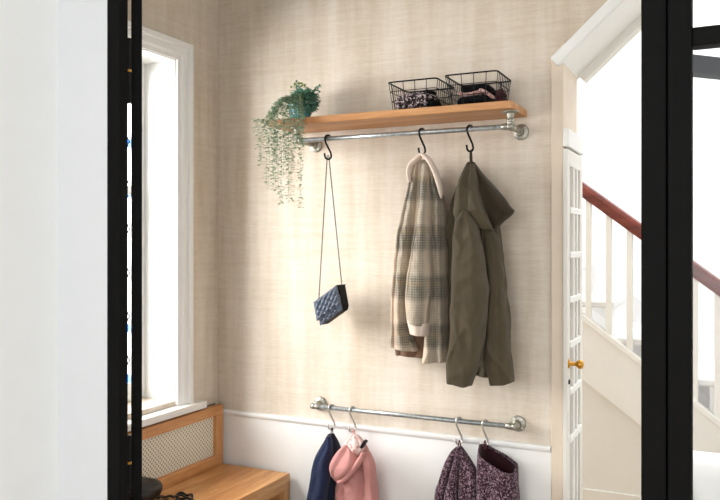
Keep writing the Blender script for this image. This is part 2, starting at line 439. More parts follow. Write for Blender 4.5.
rl = MB(); dbox(rl, dy0+.04, dy1-.04, .02, .26); rl.obj('rail', M['cream'], D, bevel=.003)
dbox_z = [PX(570, y, dx1_).z for y in (210, 255, 300, 345, 392, 440)]
for z in dbox_z:
    mm = MB(); dbox(mm, dy0+.04, dy1-.04, z-.011, z+.011, dx0-.001, dx1_+.004); mm.obj('muntin', M['white'], D, bevel=.003)
for k in (1, 2):
    yy = dy0+.045+(dy1-dy0-.09)*k/3
    mm = MB(); dbox(mm, yy-.009, yy+.009, .26, dzt-.055, dx0, dx1_+.002); mm.obj('muntin', M['white'], D, bevel=.002)
mm = MB(); dbox(mm, dy0+.04, dy1-.04, .26, dzt-.055, dx0+.005, dx0+.008); mm.obj('pane', M['glass'], D)
kp = PX(563, 368, dx1_); kz = kp.z; ky = dy0+.022
MB().lathe([(.015, 0), (.016, .003), (.007, .005), (.006, .022), (.012, .028), (.0155, .036), (.013, .045), (.004, .048)], (dx1_, ky, kz), (1, 0, 0), 20).obj('knob', M['brass'], D, smooth=True)
MB().lathe([(.008, 0), (.008, .003), (.003, .004)], (dx1_, ky, kz-.06), (1, 0, 0), 14).obj('keyhole', M['leather_dark'], D)

# ---- black steel partition and leaves
FR = thing('door_2', ((pl1+pr0)/2, YP, 0), 'black steel frame of the glazed double doors in the foreground', 'door frame', kind='structure')
HT = 2.32
def post(x0, x1, y0, y1):
    m = MB(); m.box((x0, y0, 0), (x1, y1, HT)); return m
post(pl0, pl1, YP, YP+.03).obj('post', M['steel'], FR, bevel=.003)
xm = P(667, 250, YP).x
post(pr0, xm-.001, YP, YP+.05).obj('post', M['steel'], FR, bevel=.003)
post(xm+.001, pr1, YP-.004, YP+.046).obj('post', M['steel'], FR, bevel=.003)
xr_ = 1.25
post(xr_, xr_+.06, YP, YP+.05).obj('post', M['steel'], FR, bevel=.003)
MB().box((pl0, YP, HT), (xr_+.06, YP+.03, HT+.06)).obj('head', M['steel'], FR, bevel=.003)
mz0 = P(692, 45.5, YP).z; mz1 = P(692, 27, YP).z
for z0, z1 in ((mz0, mz1), (mz0-.62, mz0-.62+.035), (.35, .385)):
    if z0 > 1.5 or z0 < .5: MB().box((pr1, YP+.002, z0), (xr_, YP+.04, z1)).obj('muntin', M['steel'], FR, bevel=.002)
MB().box((pr1, YP+.018, .385), (xr_, YP+.024, mz0)).obj('pane', M['glass'], FR)
MB().box((pr1, YP+.018, mz1), (xr_, YP+.024, HT)).obj('pane', M['glass'], FR)
struct(box('wall_above', (XL-WT, YP, HT+.06), (1.9, YP+.1, CEIL), M['plaster'], bevel=0))

def leaf(name, hinge, ang, width, bars, label, th=.035, hinge_z=()):
    """hinge: (x, y); ang: direction of the leaf from the hinge"""
    R = Matrix.Rotation(ang, 4, 'Z'); H = Vector((hinge[0], hinge[1], 0))
    o = thing(name, H, label, 'door', kind='structure')
    def bx(nm, x0, x1, z0, z1, y0, y1, mat, bev=.002):
        m = MB(); m.box((x0, y0, z0), (x1, y1, z1)); m.v = [R @ v+H for v in m.v]; return m.obj(nm, mat, o, bevel=bev)
    h = th/2
    bx('stile', 0, .05, .02, HT-.01, -h, h, M['steel']); bx('stile', width-.05, width, .02, HT-.01, -h, h, M['steel'])
    bx('rail', .05, width-.05, .02, .12, -h, h, M['steel']); bx('rail', .05, width-.05, HT-.06, HT-.01, -h, h, M['steel'])
    for z0, z1 in bars: bx('muntin', .05, width-.05, z0, z1, -h, h, M['steel'])
    bx('pane', .05, width-.05, .12, HT-.06, -.003, .003, M['glass'], 0)
    return o, R, H
# left leaf: seen edge on, gap to the post shows the window
ldir = ray(136.5, 250); la = math.atan2(ldir[1], ldir[0])
hx = P(136.6, 250, YP+.07)
LL, R_, H_ = leaf('door_3', (hx.x, hx.y), la, .56, [(.66, .69), (1.62, 1.65)], 'black steel glazed door leaf swung open on the left, seen edge on', .0262)
for py0, py1 in ((41, 105), (433, 487)):
    z1 = P(129, py0, YP+.07).z; z0 = P(129, py1, YP+.07).z; zc = (z0+z1)/2
    hp = P(129.0, 250, YP+.052)
    m = MB(); m.lathe([(.0062, z0-zc), (.0062, -.003)], (hp.x, hp.y, zc), n=14); m.lathe([(.0062, .003), (.0062, z1-zc)], (hp.x, hp.y, zc), n=14)
    hg = m.obj('hinge', M['black'], LL, smooth=False)
    MB().lathe([(.0066, -.003), (.0066, .003)], (hp.x, hp.y, zc), n=14).obj('washer', M['brass'], hg)
# right leaf: folded back behind the side light
rz1 = P(692, 48, YP+.07).z; rz0 = P(692, 67, YP+.07).z
leaf('door_4', (pr1-.062, YP+.078), math.radians(47), .60, [(rz0, rz1), (.66, .69)], 'black steel glazed door leaf swung back behind the right side light')

# ------------------------------------------------------------------ staircase
YS = 3.9
a0 = P(584.6, 318, YS); a1 = P(720, 423, YS); ss = (a1.z-a0.z)/(a1.x-a0.x)
ST = thing('staircase', (0, YS+.4, 0), 'white painted staircase with mahogany handrail rising left beyond the opening', 'staircase')
topz = lambda x: a0.z+(x-a0.x)*ss
h0 = P(583.5, 182.5, YS); h1 = P(720, 280, YS); hs = (h1.z-h0.z)/(h1.x-h0.x)
railz = lambda x: h0.z+(x-h0.x)*hs
b0 = P(584.6, 383, YS); depth = topz(b0.x)-b0.z
xs0 = -1.3; xs1 = a0.x-a0.z/ss+.02
xe = xs1-.03
MB().prism([(xs0, YS, topz(xs0)), (xe, YS, topz(xe)), (xe, YS, 0.0), (xe-depth/abs(ss)+.03, YS, 0.0), (xs0, YS, topz(xs0)-depth)], (0, .04, 0)).obj('stringer', M['cream'], ST, bevel=.004)
MB().prism([(xs0, YS-.012, topz(xs0)+.012), (xe, YS-.012, topz(xe)+.012), (xe, YS-.012, topz(xe)-.02), (xs0, YS-.012, topz(xs0)-.02)], (0, .064, 0)).obj('stringer_cap', M['cream'], ST, bevel=.004)
# handrail: rounded profile swept along the slope
hdir = Vector((1, 0, hs)).normalized(); hn = Vector((-hdir.z, 0, hdir.x))
def hprof(x):
    c0 = Vector((x, YS+.02, railz(x)))
    return [c0+hn*b+Vector((0, a, 0)) for a, b in ((-.022, -.062), (-.03, -.045), (-.032, -.02), (-.024, -.004), (0, .002), (.024, -.004), (.032, -.02), (.03, -.045), (.022, -.062))]
hx1 = P(790, 300, YS).x
MB().quadstrip([hprof(xs0), hprof(hx1)], True, True, True).obj('handrail', M['mahogany'], ST, bevel=.002)
bpx = [588, 609, 630, 651.5, 673.5, 696.5, 718.5, 741]
bx_ = [P(p, 300, YS).x for p in bpx]; dxb = (bx_[-1]-bx_[0])/7
for k in range(-2, 8):
    x = bx_[0]+dxb*k
    MB().prism([(x-.014, YS+.006, topz(x-.014)+.008), (x+.014, YS+.006, topz(x+.014)+.008), (x+.014, YS+.006, railz(x+.014)-.06), (x-.014, YS+.006, railz(x-.014)-.06)], (0, .028, 0)).obj('baluster', M['cream'], ST, bevel=.002)
xn_ = hx1
box('newel_post', (xn_-.01, YS-.02, 0), (xn_+.08, YS+.07, railz(xn_)+.12), M['cream'], ST, bevel=.006)
rise = .175; run = rise/abs(ss)
k = 0
xt = xe
while xt-run > xs0 and k < 14:
    z = rise*(k+1)
    box('tread', (xt-run-.02, YS+.04, z-.03), (xt+.015, 4.8, z), M['tread'], ST, bevel=.006)
    box('riser', (xt-.018, YS+.04, z-rise), (xt, 4.8, z-.03), M['tread'], ST, bevel=.0)
    xt -= run; k += 1
# wall string on the far side
MB().prism([(xs0, 4.775, topz(xs0)+.17), (xe, 4.775, topz(xe)+.17), (xe, 4.775, topz(xe)-.1), (xs0, 4.775, topz(xs0)-.1)], (0, .025, 0)).obj('wall_string', M['tread'], ST, bevel=.003)
# panel under the stairs and its skirting
struct(MB().prism([(xs0, YS+.045, 0), (xe-depth/abs(ss)-.02, YS+.045, 0.0), (xs0, YS+.045, topz(xs0)-depth+.04)], (0, .03, 0)).obj('wall_stair', M['cream']))
struct(box('baseboard_stair', (xs0, YS+.03, 0), (xe-depth/abs(ss)-.1, YS+.045, .12), M['cream'], bevel=.004))

# ------------------------------------------------------------------ armchair beyond the steel doors
ac = P(634, 495, 2.6); ax = ac.x+.36
AC = thing('armchair', (ax, 2.75, 0), 'white upholstered armchair behind the right hand steel post', 'armchair')
def rbox(nm, a, b, r): return MB().box(a, b).obj(nm, M['upholstery'], AC, bevel=r, smooth=True)
za = P(640, 492, 2.7).z+.02; zk = P(705, 455, 3.0).z
for s in (-1, 1): rbox('arm', (ax+s*.28-.08, 2.45, .12), (ax+s*.28+.08, 3.05, za), .07)
rbox('seat', (ax-.2, 2.47, .12), (ax+.2, 3.0, .36), .05)
rbox('backrest', (ax-.30, 2.96, .12), (ax+.30, 3.12, zk), .075)
for sx in (-1, 1):
    for yy in (2.52, 3.02): MB().lathe([(.014, 0), (.02, .13)], (ax+sx*.27, yy, 0), n=12).obj('leg', M['mahogany'], AC)

# ------------------------------------------------------------------ bench with radiator grille back
q = P(290, 473, YW-.026); BZ = q.z; BXF = q.x; BX0 = XL+.002
BN = thing('bench', ((BX0+BXF)/2, 2.05, 0), 'oak bench with slotted grille back under the window', 'bench')
BN['label'] = 'oak bench with perforated metal grille back under the window'
by0, by1 = 1.54, YW-.026
box('seat', (BX0+.045, by0, BZ-.03), (BXF, by1, BZ), M['oak_y'], BN, bevel=.003)
box('apron', (BXF-.03, by0+.0352, BZ-.062), (BXF-.001, by1-.0352, BZ-.0302), M['oak_y'], BN, bevel=.001)
box('leg', (BXF-.34, by1-.035, 0), (BXF-.001, by1, BZ-.0302), M['oak_z'], BN)
box('leg', (BXF-.34, by0, 0), (BXF-.001, by0+.035, BZ-.0302), M['oak_z'], BN)
box('shelf', (BXF-.33, by0+.035, .14), (BXF-.01, by1-.035, .165), M['oak_y'], BN)
gx0, gx1 = BX0+.018, BX0+.043
zt = PX(222, 404.5, gx1).z; ystile = PX(216, 430, gx1).y; yend = by1
zr = PX(215, 416.4, gx1).z; zb = PX(216, 455.4, gx1).z
box('back_rail', (gx0, by0, zr), (gx1, yend, zt), M['oak_y'], BN)
box('back_rail', (gx0, by0, BZ-.02), (gx1, yend, zb), M['oak_y'], BN)
box('back_stile', (gx0, ystile, zb), (gx1+.0005, yend, zr), M['oak_z'], BN)
box('back_stile', (gx0, by0, zb), (gx1+.0005, by0+.04, zr), M['oak_z'], BN)
g = MB(); g.v = [Vector(p) for p in ((gx0+.012, by0, zb), (gx0+.012, ystile, zb), (gx0+.012, ystile, zr), (gx0+.012, by0, zr))]; g.f = [(0, 1, 2, 3)]
g.uv = [(v.y, v.z) for v in g.v]; g.obj('grille', M['grille'], BN)
box('shade_board', (BX0, by0, zb-.04), (BX0+.004, yend, zr+.04), M['cavity'], BN, bevel=0)  # added board, the dark of the hollow behind the grille put into its colour

# black bag on the bench with a loose cord
c0 = PZ(138, 503, BZ)
BG = thing('handbag', (c0.x, c0.y, BZ), 'soft black bag with a loose cord strap on the oak bench seat', 'bag')
MB().blob((c0.x, c0.y, BZ+.042), .075, .085, .037, 24, 14, .12, 8, 3, .8).obj('body', M['shoe'], BG, smooth=True)
pts = [(158, 499), (164, 496), (171, 497), (178, 494), (186, 494), (192, 496), (190, 499.5), (183, 498), (177, 500), (170, 502), (163, 500)]
path = spline([tuple(PZ(x, y, BZ+.006)) for x, y in pts], 6)
path = [(x, y, BZ+.006+.004*math.sin(i*.7)) for i, (x, y, z) in enumerate(path)]
MB().tube(path, .0045, 8).obj('strap', M['shoe'], BG, smooth=True)
pts = [(176, 497), (181, 495), (187, 498), (193, 500), (188, 502), (180, 503)]
MB().tube(spline([tuple(PZ(x, y, BZ+.011)) for x, y in pts], 6), .004, 8).obj('strap_end', M['shoe'], BG, smooth=True)

# ------------------------------------------------------------------ shelf
sx1 = P(527, 113.5, YW).x; sy0 = 2.393
sx0 = P(268, 119, sy0).x; sz1 = P(511.6, 100, sy0).z; STH = .024
sh = box('wall_shelf', (sx0, sy0, sz1-STH), (sx1, YW-.001, sz1), M['oak'], bevel=.002)
tag(sh, 'long oak board shelf on the wall above the upper coat rail', 'shelf')

# ------------------------------------------------------------------ pipe rails
RP, FRD = .0086, .027
def rail(name, y, xl, xr, zl, zr_, label, bracket):
    """horizontal pipe held off the wall by tees and flanges"""
    o = thing(name, ((xl+xr)/2, YW, min(zl, zr_)), label, 'coat rail')
    MB().tube([(xl, y, zl), (xr, y, zr_)], RP, 20).obj('pipe', M['pipe'], o, smooth=True)
    for x, z, sd in ((xl, zl, 1), (xr, zr_, -1)):
        MB().lathe([(RP, -.001), (.0118, 0), (.0118, .010), (.0105, .012), (.0105, .020), (RP, .021)], (x+sd*.008, y, z), (sd, 0, 0), 20).obj('collar', M['fitting'], o, smooth=True)
        e = MB(); e.tube([(x+sd*.010, y, z), (x, y, z), (x-sd*.009, y, z)], .0115, 18); e.tube([(x, y+.002, z), (x, YW-.02, z)], .0095, 18); e.lathe([(.0115, 0), (.0128, .002), (.0128, .012), (.0105, .014)], (x, y+.014, z), (0, 1, 0), 18)
        e.obj('elbow', M['fitting'], o, smooth=True)
        fl = MB(); fl.lathe([(.012, 0), (.014, .016), (.025, .020), (FRD, .022), (FRD, .0285)], (x, YW-.029, z), (0, 1, 0), 28)
        f = fl.obj('flange', M['fitting'], o, smooth=False, bevel=.001)
        for k in range(4):
            an = PI/4+k*PI/2
            MB().lathe([(.004, 0), (.0035, -.0025), (.001, -.003)], (x+.020*math.cos(an), YW-.0085, z+.020*math.sin(an)), (0, 1, 0), 10).obj('screw', M['chrome'], f)
        if bracket:
            zs = sz1-STH
            u = MB(); u.tube([(x, y, z), (x, y, z+.024)], .0118, 18); u.tube([(x, y, z+.02), (x, y, zs-.006)], .0098, 18); u.lathe([(.0118, 0), (.013, .002), (.013, .008), (.010, .011)], (x, y, z+.014), (0, 0, 1), 18)
            u.obj('riser', M['fitting'], o, smooth=True)
            fl = MB(); fl.lathe([(.011, -.02), (.013, -.008), (.026, -.0045), (.028, -.0035), (.028, -.0005)], (x, y, zs), (0, 0, 1), 28)
            fl.obj('shelf_flange', M['fitting'], o, bevel=.0008)
    return o
RY, RL = 2.455, 2.545
f0 = P(313, 143, YW-.025); f1 = P(519.5, 128.4, YW-.025); rzu = P(437, 131.4, RY).z
rail('coat_rail', RY, f0.x, f1.x, rzu, rzu, 'galvanised pipe rail under the oak shelf, the upper of two', True)
g0 = P(317.5, 405, YW-.025); g1 = P(516.5, 424.3, YW-.025); rzl = P(413, 416.3, RL).z
rail('coat_rail', RL, g0.x, g1.x, rzl, rzl, 'galvanised pipe rail without a shelf, the lower of two, at the dado', False)

# ------------------------------------------------------------------ hooks
def hook_mesh(h, r, w):
    # plane: a = towards the viewer side, z; loop round the pipe then diagonal then lower bend
    R0 = RP+r+.0006
    pts = []
    for k in range(-25, 195, 11):
        t = math.radians(k); pts.append((-R0*math.cos(t), R0*math.sin(t)))       # back tip over the top to the front
    low = -h+R0+R0
    pts.append((R0*.95, -.008)); 
    for k in range(0, 6): 
        t = k/5; pts.append((R0*.7*(1-t)-w*t*.8, -.016+(low+.012+.016)*t-.0))
    for k in range(-10, 180, 14):
        t = math.radians(k); pts.append((-w*math.cos(t), low-w*math.sin(t)))
    pts.append((w*1.1, low+.008))
    sm = []
    return [(0, -a, z) for a, z in pts], r
def hook(px, kind, y, z, h, ang, label, proto=None, group=None):
    x = None
    pth, r = hook_mesh(h, .0034, .0135)
    zz = z; xx = P(px, 250, y).x
    if proto is None:
        m = MB(); R = Matrix.Rotation(0, 3, 'Z'); m.tube([Vector(p) for p in pth], r, 10)
        o = m.obj('coat_hook', M['black'] if kind == 'b' else M['chrome'], None, origin=(0, 0, 0), smooth=True)
    else:
        o = proto.copy(); COL.objects.link(o)
    o.location = (xx, y, zz); o.rotation_euler = (0, 0, -ang)
    tag(o, label, 'hook', group)
    return o
HK = .086
hb = hook(328, 'b', RY, rzu, HK, .55, 'black s hook carrying the quilted bag on the upper rail')
hook(422, 'b', RY, rzu, HK, .55, 'black s hook holding the checked coat on the upper rail', hb)
hook(470, 'b', RY, rzu, HK, .55, 'black s hook holding the olive jacket on the upper rail', hb)
hs_ = hook(331.5, 's', RL, rzl, .092, .6, 'silver s hook holding the navy jacket on the lower rail')
hook(352.5, 's', RL, rzl, .092, .6, 'silver s hook holding the pink jacket on the lower rail', hs_)
hook(459, 's', RL, rzl, .092, .6, 'silver s hook holding the left purple knit on the lower rail', hs_)
hook(485, 's', RL, rzl, .092, .6, 'silver s hook holding the right purple knit on the lower rail', hs_)

# ------------------------------------------------------------------ checked coat
t0 = P(423, 160, 2.46)
C1 = thing('coat', P(420, 360, 2.46), 'grey and cream checked wool coat hanging from the upper rail', 'coat')
cloth('lining', [(417, 163, 430, 164, 2.53, .02), (412, 190, 440, 192, 2.54, .03), (404, 240, 445, 244, 2.545, .035), (398, 300, 446, 304, 2.55, .035), (396.5, 340, 440, 342, 2.55, .035), (397, 355, 430, 358, 2.55, .03)], M['lining'], C1, [(3, .01, .2, .1)])
cloth('body_panel', [(414.5, 163, 420, 162, 2.46, .022), (410.5, 185, 419, 185, 2.47, .035), (405, 210, 418, 210, 2.475, .045), (399, 245, 415, 246, 2.48, .055), (395.5, 285, 411, 288, 2.485, .058), (394, 320, 410, 324, 2.49, .055), (392.5, 346, 417, 351.5, 2.49, .05)], M['plaid'], C1, [(1.6, .022, .3, .25)], seed=1, cr=.006)
cloth('body_panel', [(419.5, 160, 426, 160, 2.47, .02), (416.5, 185, 424.5, 185, 2.485, .03), (415, 215, 424, 215, 2.49, .035), (411, 250, 425, 250, 2.50, .035), (408, 300, 428, 300, 2.515, .03), (411, 330, 432, 335, 2.525, .02)], M['plaid'], C1, [(1.2, .012, .1, .2)], seed=2.5)
cloth('body_panel', [(425.5, 161, 432, 162, 2.46, .02), (426, 180, 439, 184, 2.465, .035), (427, 205, 444, 205, 2.47, .045), (427, 245, 446.5, 248, 2.475, .052), (428, 290, 447.5, 295, 2.48, .054), (427, 330, 448, 335, 2.485, .05), (423, 361, 448, 361.5, 2.485, .045)], M['plaid'], C1, [(1.8, .026, .15, -.25)], seed=4, cr=.006)
cloth('sleeve', [(421.5, 164, 428.5, 164, 2.44, .018), (420.5, 185, 430, 186, 2.425, .03), (418, 215, 431, 216, 2.415, .04), (412.5, 250, 430, 252, 2.41, .045), (408.5, 280, 430.5, 284, 2.41, .048), (408, 303, 430, 306, 2.412, .048), (410, 322, 428.5, 325, 2.412, .044)], M['plaid'], C1, [(1.4, .020, .6, .15)], seed=6, wr=.006, cr=.006)
cloth('cuff', [(410.2, 320, 428.8, 323, 2.412, .047), (411.5, 326, 428.6, 329, 2.412, .049), (412.5, 333, 428, 335.5, 2.412, .046)], M['fleece'], C1, [(2.2, .006, .3, 0)], per=5)
cp = spline([(410, 182, .006), (408.8, 173, .010), (411, 165, .0115), (416.5, 159.5, .0115), (422, 155, .0105), (427.5, 158.5, .0115), (432.5, 166, .0115), (436.5, 175, .0125), (439.8, 185, .0125), (441.2, 193, .010), (441.5, 198.5, .004)], 6)
MB().tube([P(a, b, 2.425) for a, b, r in cp], [r*.72 for a, b, r in cp], 14, True, 2.6).obj('collar', M['fleece'], C1, smooth=True)
MB().tube(spline([tuple(P(a, b, 2.44)) for a, b in ((424, 158), (423.2, 152.5), (422, 150.5), (421, 152.5), (421.5, 158))], 5), .0026, 8).obj('hanging_loop', M['fleece'], C1, smooth=True)

# ------------------------------------------------------------------ olive jacket
C2 = thing('jacket', P(480, 384, 2.46), 'dark olive cotton jacket hanging beside the checked coat', 'jacket')
cloth('body', [(468, 162, 474, 162, 2.48, .012), (461, 173, 482, 176, 2.505, .03), (453.5, 198, 491, 202, 2.52, .042), (446.5, 226, 498, 228, 2.525, .052), (441.5, 255, 503.5, 258, 2.53, .054), (441, 290, 505.5, 295, 2.53, .055), (445.5, 325, 508.5, 325, 2.53, .053), (450, 352, 510, 350, 2.53, .048), (456, 374, 508, 376, 2.53, .042)], M['olive'], C2, [(3.2, .022, .15, .35), (5, .008, .4, .2)], n=150, seed=2, wr=.007, cr=.012)
cloth('hood', [(470.5, 161.5, 474.5, 162, 2.455, .01), (472, 171, 483, 174, 2.45, .026), (474, 187, 497, 189, 2.445, .034), (476, 202, 510, 205, 2.445, .034), (479, 210, 514.8, 211.5, 2.445, .028), (483, 219, 505, 220.5, 2.455, .024), (488, 228.5, 497, 228.5, 2.46, .01)], M['olive_shaded'], C2, [(1.4, .012, .3, .2)], seed=8, wr=.005, cr=.006)
cloth('yoke', [(466, 165, 474, 164, 2.425, .016), (461, 176, 478, 177, 2.415, .03), (457.5, 192, 480.5, 194, 2.405, .042), (455, 206, 484, 208, 2.40, .046), (455, 216, 488, 219, 2.405, .042), (459, 226, 492, 230, 2.425, .03)], M['olive'], C2, [(1.6, .02, .05, .15)], seed=11, wr=.006, cr=.008)
cloth('sleeve', [(463, 211, 470, 212, 2.37, .014), (456, 221, 477, 224, 2.37, .034), (453.5, 243, 482, 246, 2.37, .044), (453, 265, 485, 266, 2.37, .05), (452, 300, 488, 300, 2.372, .052), (451, 330, 485, 331, 2.375, .05), (449.3, 358, 479, 361, 2.378, .045), (448, 382.5, 471.5, 386, 2.38, .038)], M['olive'], C2, [(1.2, .006, .4, .2)], seed=14, wr=.008, wf=12, cr=.005)
cloth('sleeve', [(482, 225, 492, 226, 2.465, .018), (484, 245, 500, 246, 2.462, .03), (487, 268, 505, 270, 2.46, .038), (488, 295, 506.5, 295, 2.46, .042), (487, 322, 508.5, 322, 2.46, .043), (485.5, 350, 511, 350, 2.46, .042), (488, 370, 512.5, 368, 2.46, .04), (490.5, 385, 513.5, 381.5, 2.46, .034)], M['olive'], C2, [(1.3, .007, .1, .2)], seed=17, wr=.008, wf=12, cr=.006)
MB().tube(spline([tuple(P(a, b, 2.45)) for a, b in ((472, 164), (471.6, 155), (471, 150), (470.2, 155), (470.6, 164))], 5), .0028, 8).obj('hanging_loop', M['olive_shaded'], C2, smooth=True)

# ------------------------------------------------------------------ quilted bag on a chain
def bag():
    Yf, dep = 2.478, .062
    A, B, Cc, Dd = [P(x, y, Yf) for x, y in ((314.8, 302), (338, 284.8), (341.8, 304.6), (318.2, 321))]
    o = thing('handbag', P(332, 327, Yf), 'small navy quilted handbag hanging by a long dark chain', 'handbag')
    U = B-A; V = Dd-A
    nrm = Vector((0, -1, 0))
    def quilt(name, a, u, v, nu, nv, mat, th, y_off, par, puff=.007):
        m = MB(); gx, gy = nu*12, nv*12; rows = []
        for j in range(gy+1):
            row = []
            for i in range(gx+1):
                s, t = i/gx, j/gy
                q1 = math.sin(PI*(s*nu+t*nv)); q2 = math.sin(PI*(s*nu-t*nv))
                e = min(1, 8*min(s, 1-s, t, 1-t)+.12)
                h = puff*abs(q1*q2)**.6*e+.003*e**.5
                row.append(a+u*s+v*t+nrm*(h+y_off))
            rows.append(row)
        m.quadstrip(rows, False)
        back = [a+u*s+v*t+nrm*(y_off-th) for s, t in ((0, 0), (1, 0), (1, 1), (0, 1))]
        b = len(m.v); m.v.extend(back); n = gx+1
        m.f.append(tuple([b+1, b, *range(0, n)][::1]))
        m.f.append(tuple([b+2, b+1]+[n*(j+1)-1 for j in range(gy+1)]))
        m.f.append(tuple([b+3, b+2]+[n*gy+i for i in reversed(range(n))]))
        m.f.append(tuple([b, b+3]+[n*j for j in reversed(range(gy+1))]))
        m.f.append((b, b+1, b+2, b+3))
        return m.obj(name, mat, par, smooth=True)
    # body behind and below the flap
    Dn = V.normalized()
    a2 = A+U*.05+V*.04; u2 = U*.96; v2 = V*1.27
    body = MB(); rg = []
    for yy, k in ((-.001, .97), (.006, 1.0), (dep-.012, 1.0), (dep, .93)):
        cen = a2+u2/2+v2/2
        poly = []
        for s, t in ((0, 0), (1, 0), (1, .86), (.94, 1), (.06, 1), (0, .86)):
            p = a2+u2*s+v2*t; poly.append(cen+(p-cen)*k+Vector((0, yy, 0)))
        rg.append(poly)
    body.quadstrip(rg, True, True, True); body.obj('body', M['leather_dark'], o, bevel=.002)
    quilt('front_panel', a2+u2*.01+v2*.35, u2*.98, v2*.64, 4, 3, M['leather'], .002, .002, o)
    quilt('flap', A, U, V, 4, 3, M['leather'], .003, .010, o)
    top = MB(); top.prism([A+nrm*.012, B+nrm*.012, B+Vector((0, dep, 0)), A+Vector((0, dep, 0))], Dn*.004); top.obj('flap_top', M['leather_dark'], o, bevel=.001)
    cl = MB()
    hkz = rzu-HK+.035
    tp = Vector((P(328.5, 155, RY).x, RY-.004, P(328, 155.5, RY).z))
    def chain(p0, p1):
        m = MB(); n = int((p1-p0).length/.0085); d = (p1-p0).normalized(); sd = Vector((1, 0, 0)); sd = (sd-d*sd.dot(d)).normalized(); up = d.cross(sd)
        for i in range(n):
            c_ = p0+(p1-p0)*((i+.5)/n); w = sd if i % 2 else up
            m.tube([c_+d*(.0062*math.cos(t))+w*(.0021*math.sin(t)) for t in [2*PI*k/10 for k in range(10)]], .0008, 5, False, 1, True)
        return m
    chain(tp+Vector((-.003, 0, 0)), A+Vector((0, .03, .0))).obj('chain', M['black'], o)
    chain(tp+Vector((.003, 0, 0)), B+Vector((0, .03, .0))).obj('chain', M['black'], o)
    return o
bag()

# ------------------------------------------------------------------ lower rail garments
YL = 2.51
def loop(par, mat, px, py0, py1, y=YL, w=1.6):
    MB().tube(spline([tuple(P(a, b, y)) for a, b in ((px-w*.4, py1), (px-w*.5, (py0+py1)/2), (px, py0), (px+w*.5, (py0+py1)/2), (px+w*.4, py1))], 5), .002, 8).obj('hanging_loop', mat, par, smooth=True)
G1 = thing('jacket', P(324, 560, YL), 'small navy jacket hanging from the lower rail, left of the pink one', 'jacket')
cloth('body', [(328.5, 434, 333.5, 434, YL, .012), (323, 446, 339, 448, YL, .03), (316, 460, 341, 463, YL, .04), (312, 480, 341, 483, YL, .045), (309, 500, 340, 502, YL, .048), (306, 530, 340, 532, YL, .05), (304, 575, 341, 575, YL, .05)], M['navy_dark'], G1, [(2.6, .012, .2, .2)], seed=21)
cloth('sleeve', [(327, 436, 330.5, 436, YL-.045, .01), (322, 448, 332, 449, YL-.05, .022), (315.5, 461, 331, 463, YL-.055, .03), (311.5, 480, 329, 482, YL-.055, .032), (308, 500, 325.5, 501, YL-.055, .032), (305, 530, 323, 531, YL-.055, .032), (304, 555, 320, 555, YL-.055, .028)], M['navy'], G1, [(1.3, .006, .3, .2)], seed=23, wr=.007, cr=.006)
loop(G1, M['black'], 332, 428, 436)
G2 = thing('jacket', P(356, 560, YL), 'small pink hooded jacket with floral lining on the lower rail', 'jacket')
cloth('body', [(349, 443, 361, 441, YL, .018), (344, 454, 368, 451, YL, .035), (340.5, 470, 373, 470, YL, .045), (338, 488, 375, 490, YL, .048), (336, 510, 376, 510, YL, .05), (334, 560, 378, 560, YL, .05)], M['pink'], G2, [(2.4, .018, .1, .2)], seed=27, wr=.006, cr=.010)
cloth('hood_lining', [(352.5, 434.5, 357.5, 435, YL-.03, .012), (346, 441, 363.5, 442, YL-.035, .025), (343.5, 448, 363, 450, YL-.045, .03), (345, 455, 358, 456, YL-.045, .02)], M['floral'], G2, [(2, .01, .3, 0)], seed=29)
cloth('hood', [(344.5, 445.5, 351, 449.5, YL-.07, .012), (338, 451.5, 356, 458, YL-.072, .026), (333.3, 459, 357, 465, YL-.075, .034), (331.3, 466, 353, 472, YL-.075, .034), (333, 474, 348, 477, YL-.07, .028), (336.5, 480.5, 341, 482, YL-.06, .012)], M['pink'], G2, [(1.5, .01, .2, .3)], seed=31, wr=.006, cr=.008)
hr = spline([(363.3, 453, .0075), (361, 458.5, .010), (356, 466, .011), (350, 473.5, .011), (344, 479.5, .010), (338.5, 482.5, .007)], 6)
MB().tube([P(a, b, YL-.085) for a, b, r in hr], [r for a, b, r in hr], 12, True, 1.5).obj('hood_rim', M['pink'], G2, smooth=True)
cloth('sleeve', [(362, 451, 370, 453, YL-.03, .015), (364.5, 463, 374, 466, YL-.035, .028), (366.5, 485, 376, 488, YL-.035, .03), (367, 515, 377, 516, YL-.035, .03), (367, 545, 376, 545, YL-.035, .026)], M['pink'], G2, [(1.2, .005, .3, .1)], seed=33, wr=.006, cr=.007)
tb = [P(x, y, YL-.062) for x, y in ((363.5, 440.5), (366, 442), (361.5, 449), (359.3, 447.5))]
MB().prism(tb, (0, .02, 0)).obj('tab', M['black'], G2, bevel=.001)
loop(G2, M['pink'], 354, 429, 437, YL-.01)
G3 = thing('knit_cowl', P(456, 560, YL), 'purple marled knit hanging in folds from the lower rail, the left of two', 'knitwear')
cloth('body', [(456.5, 447, 461, 446, YL+.005, .01), (451, 453, 465, 452, YL+.01, .022), (445, 466, 471.5, 462, YL+.015, .032), (440, 481, 476, 474, YL+.015, .036), (436, 497, 476, 496, YL+.015, .038), (434, 520, 476, 520, YL+.015, .038), (433, 562, 477, 562, YL+.015, .038)], M['purple'], G3, [(2.4, .01, .42, -.12)], seed=37, wr=.004)
cloth('fold', [(455.5, 447.5, 459.5, 446.5, YL-.015, .010), (450.5, 453, 457.5, 453.5, YL-.02, .018), (444, 466, 452.5, 468, YL-.022, .022), (439, 481, 448, 484, YL-.022, .024), (434.6, 497, 445.5, 500, YL-.022, .025), (431, 560, 442, 560, YL-.022, .025)], M['purple'], G3, seed=38, wr=.004)
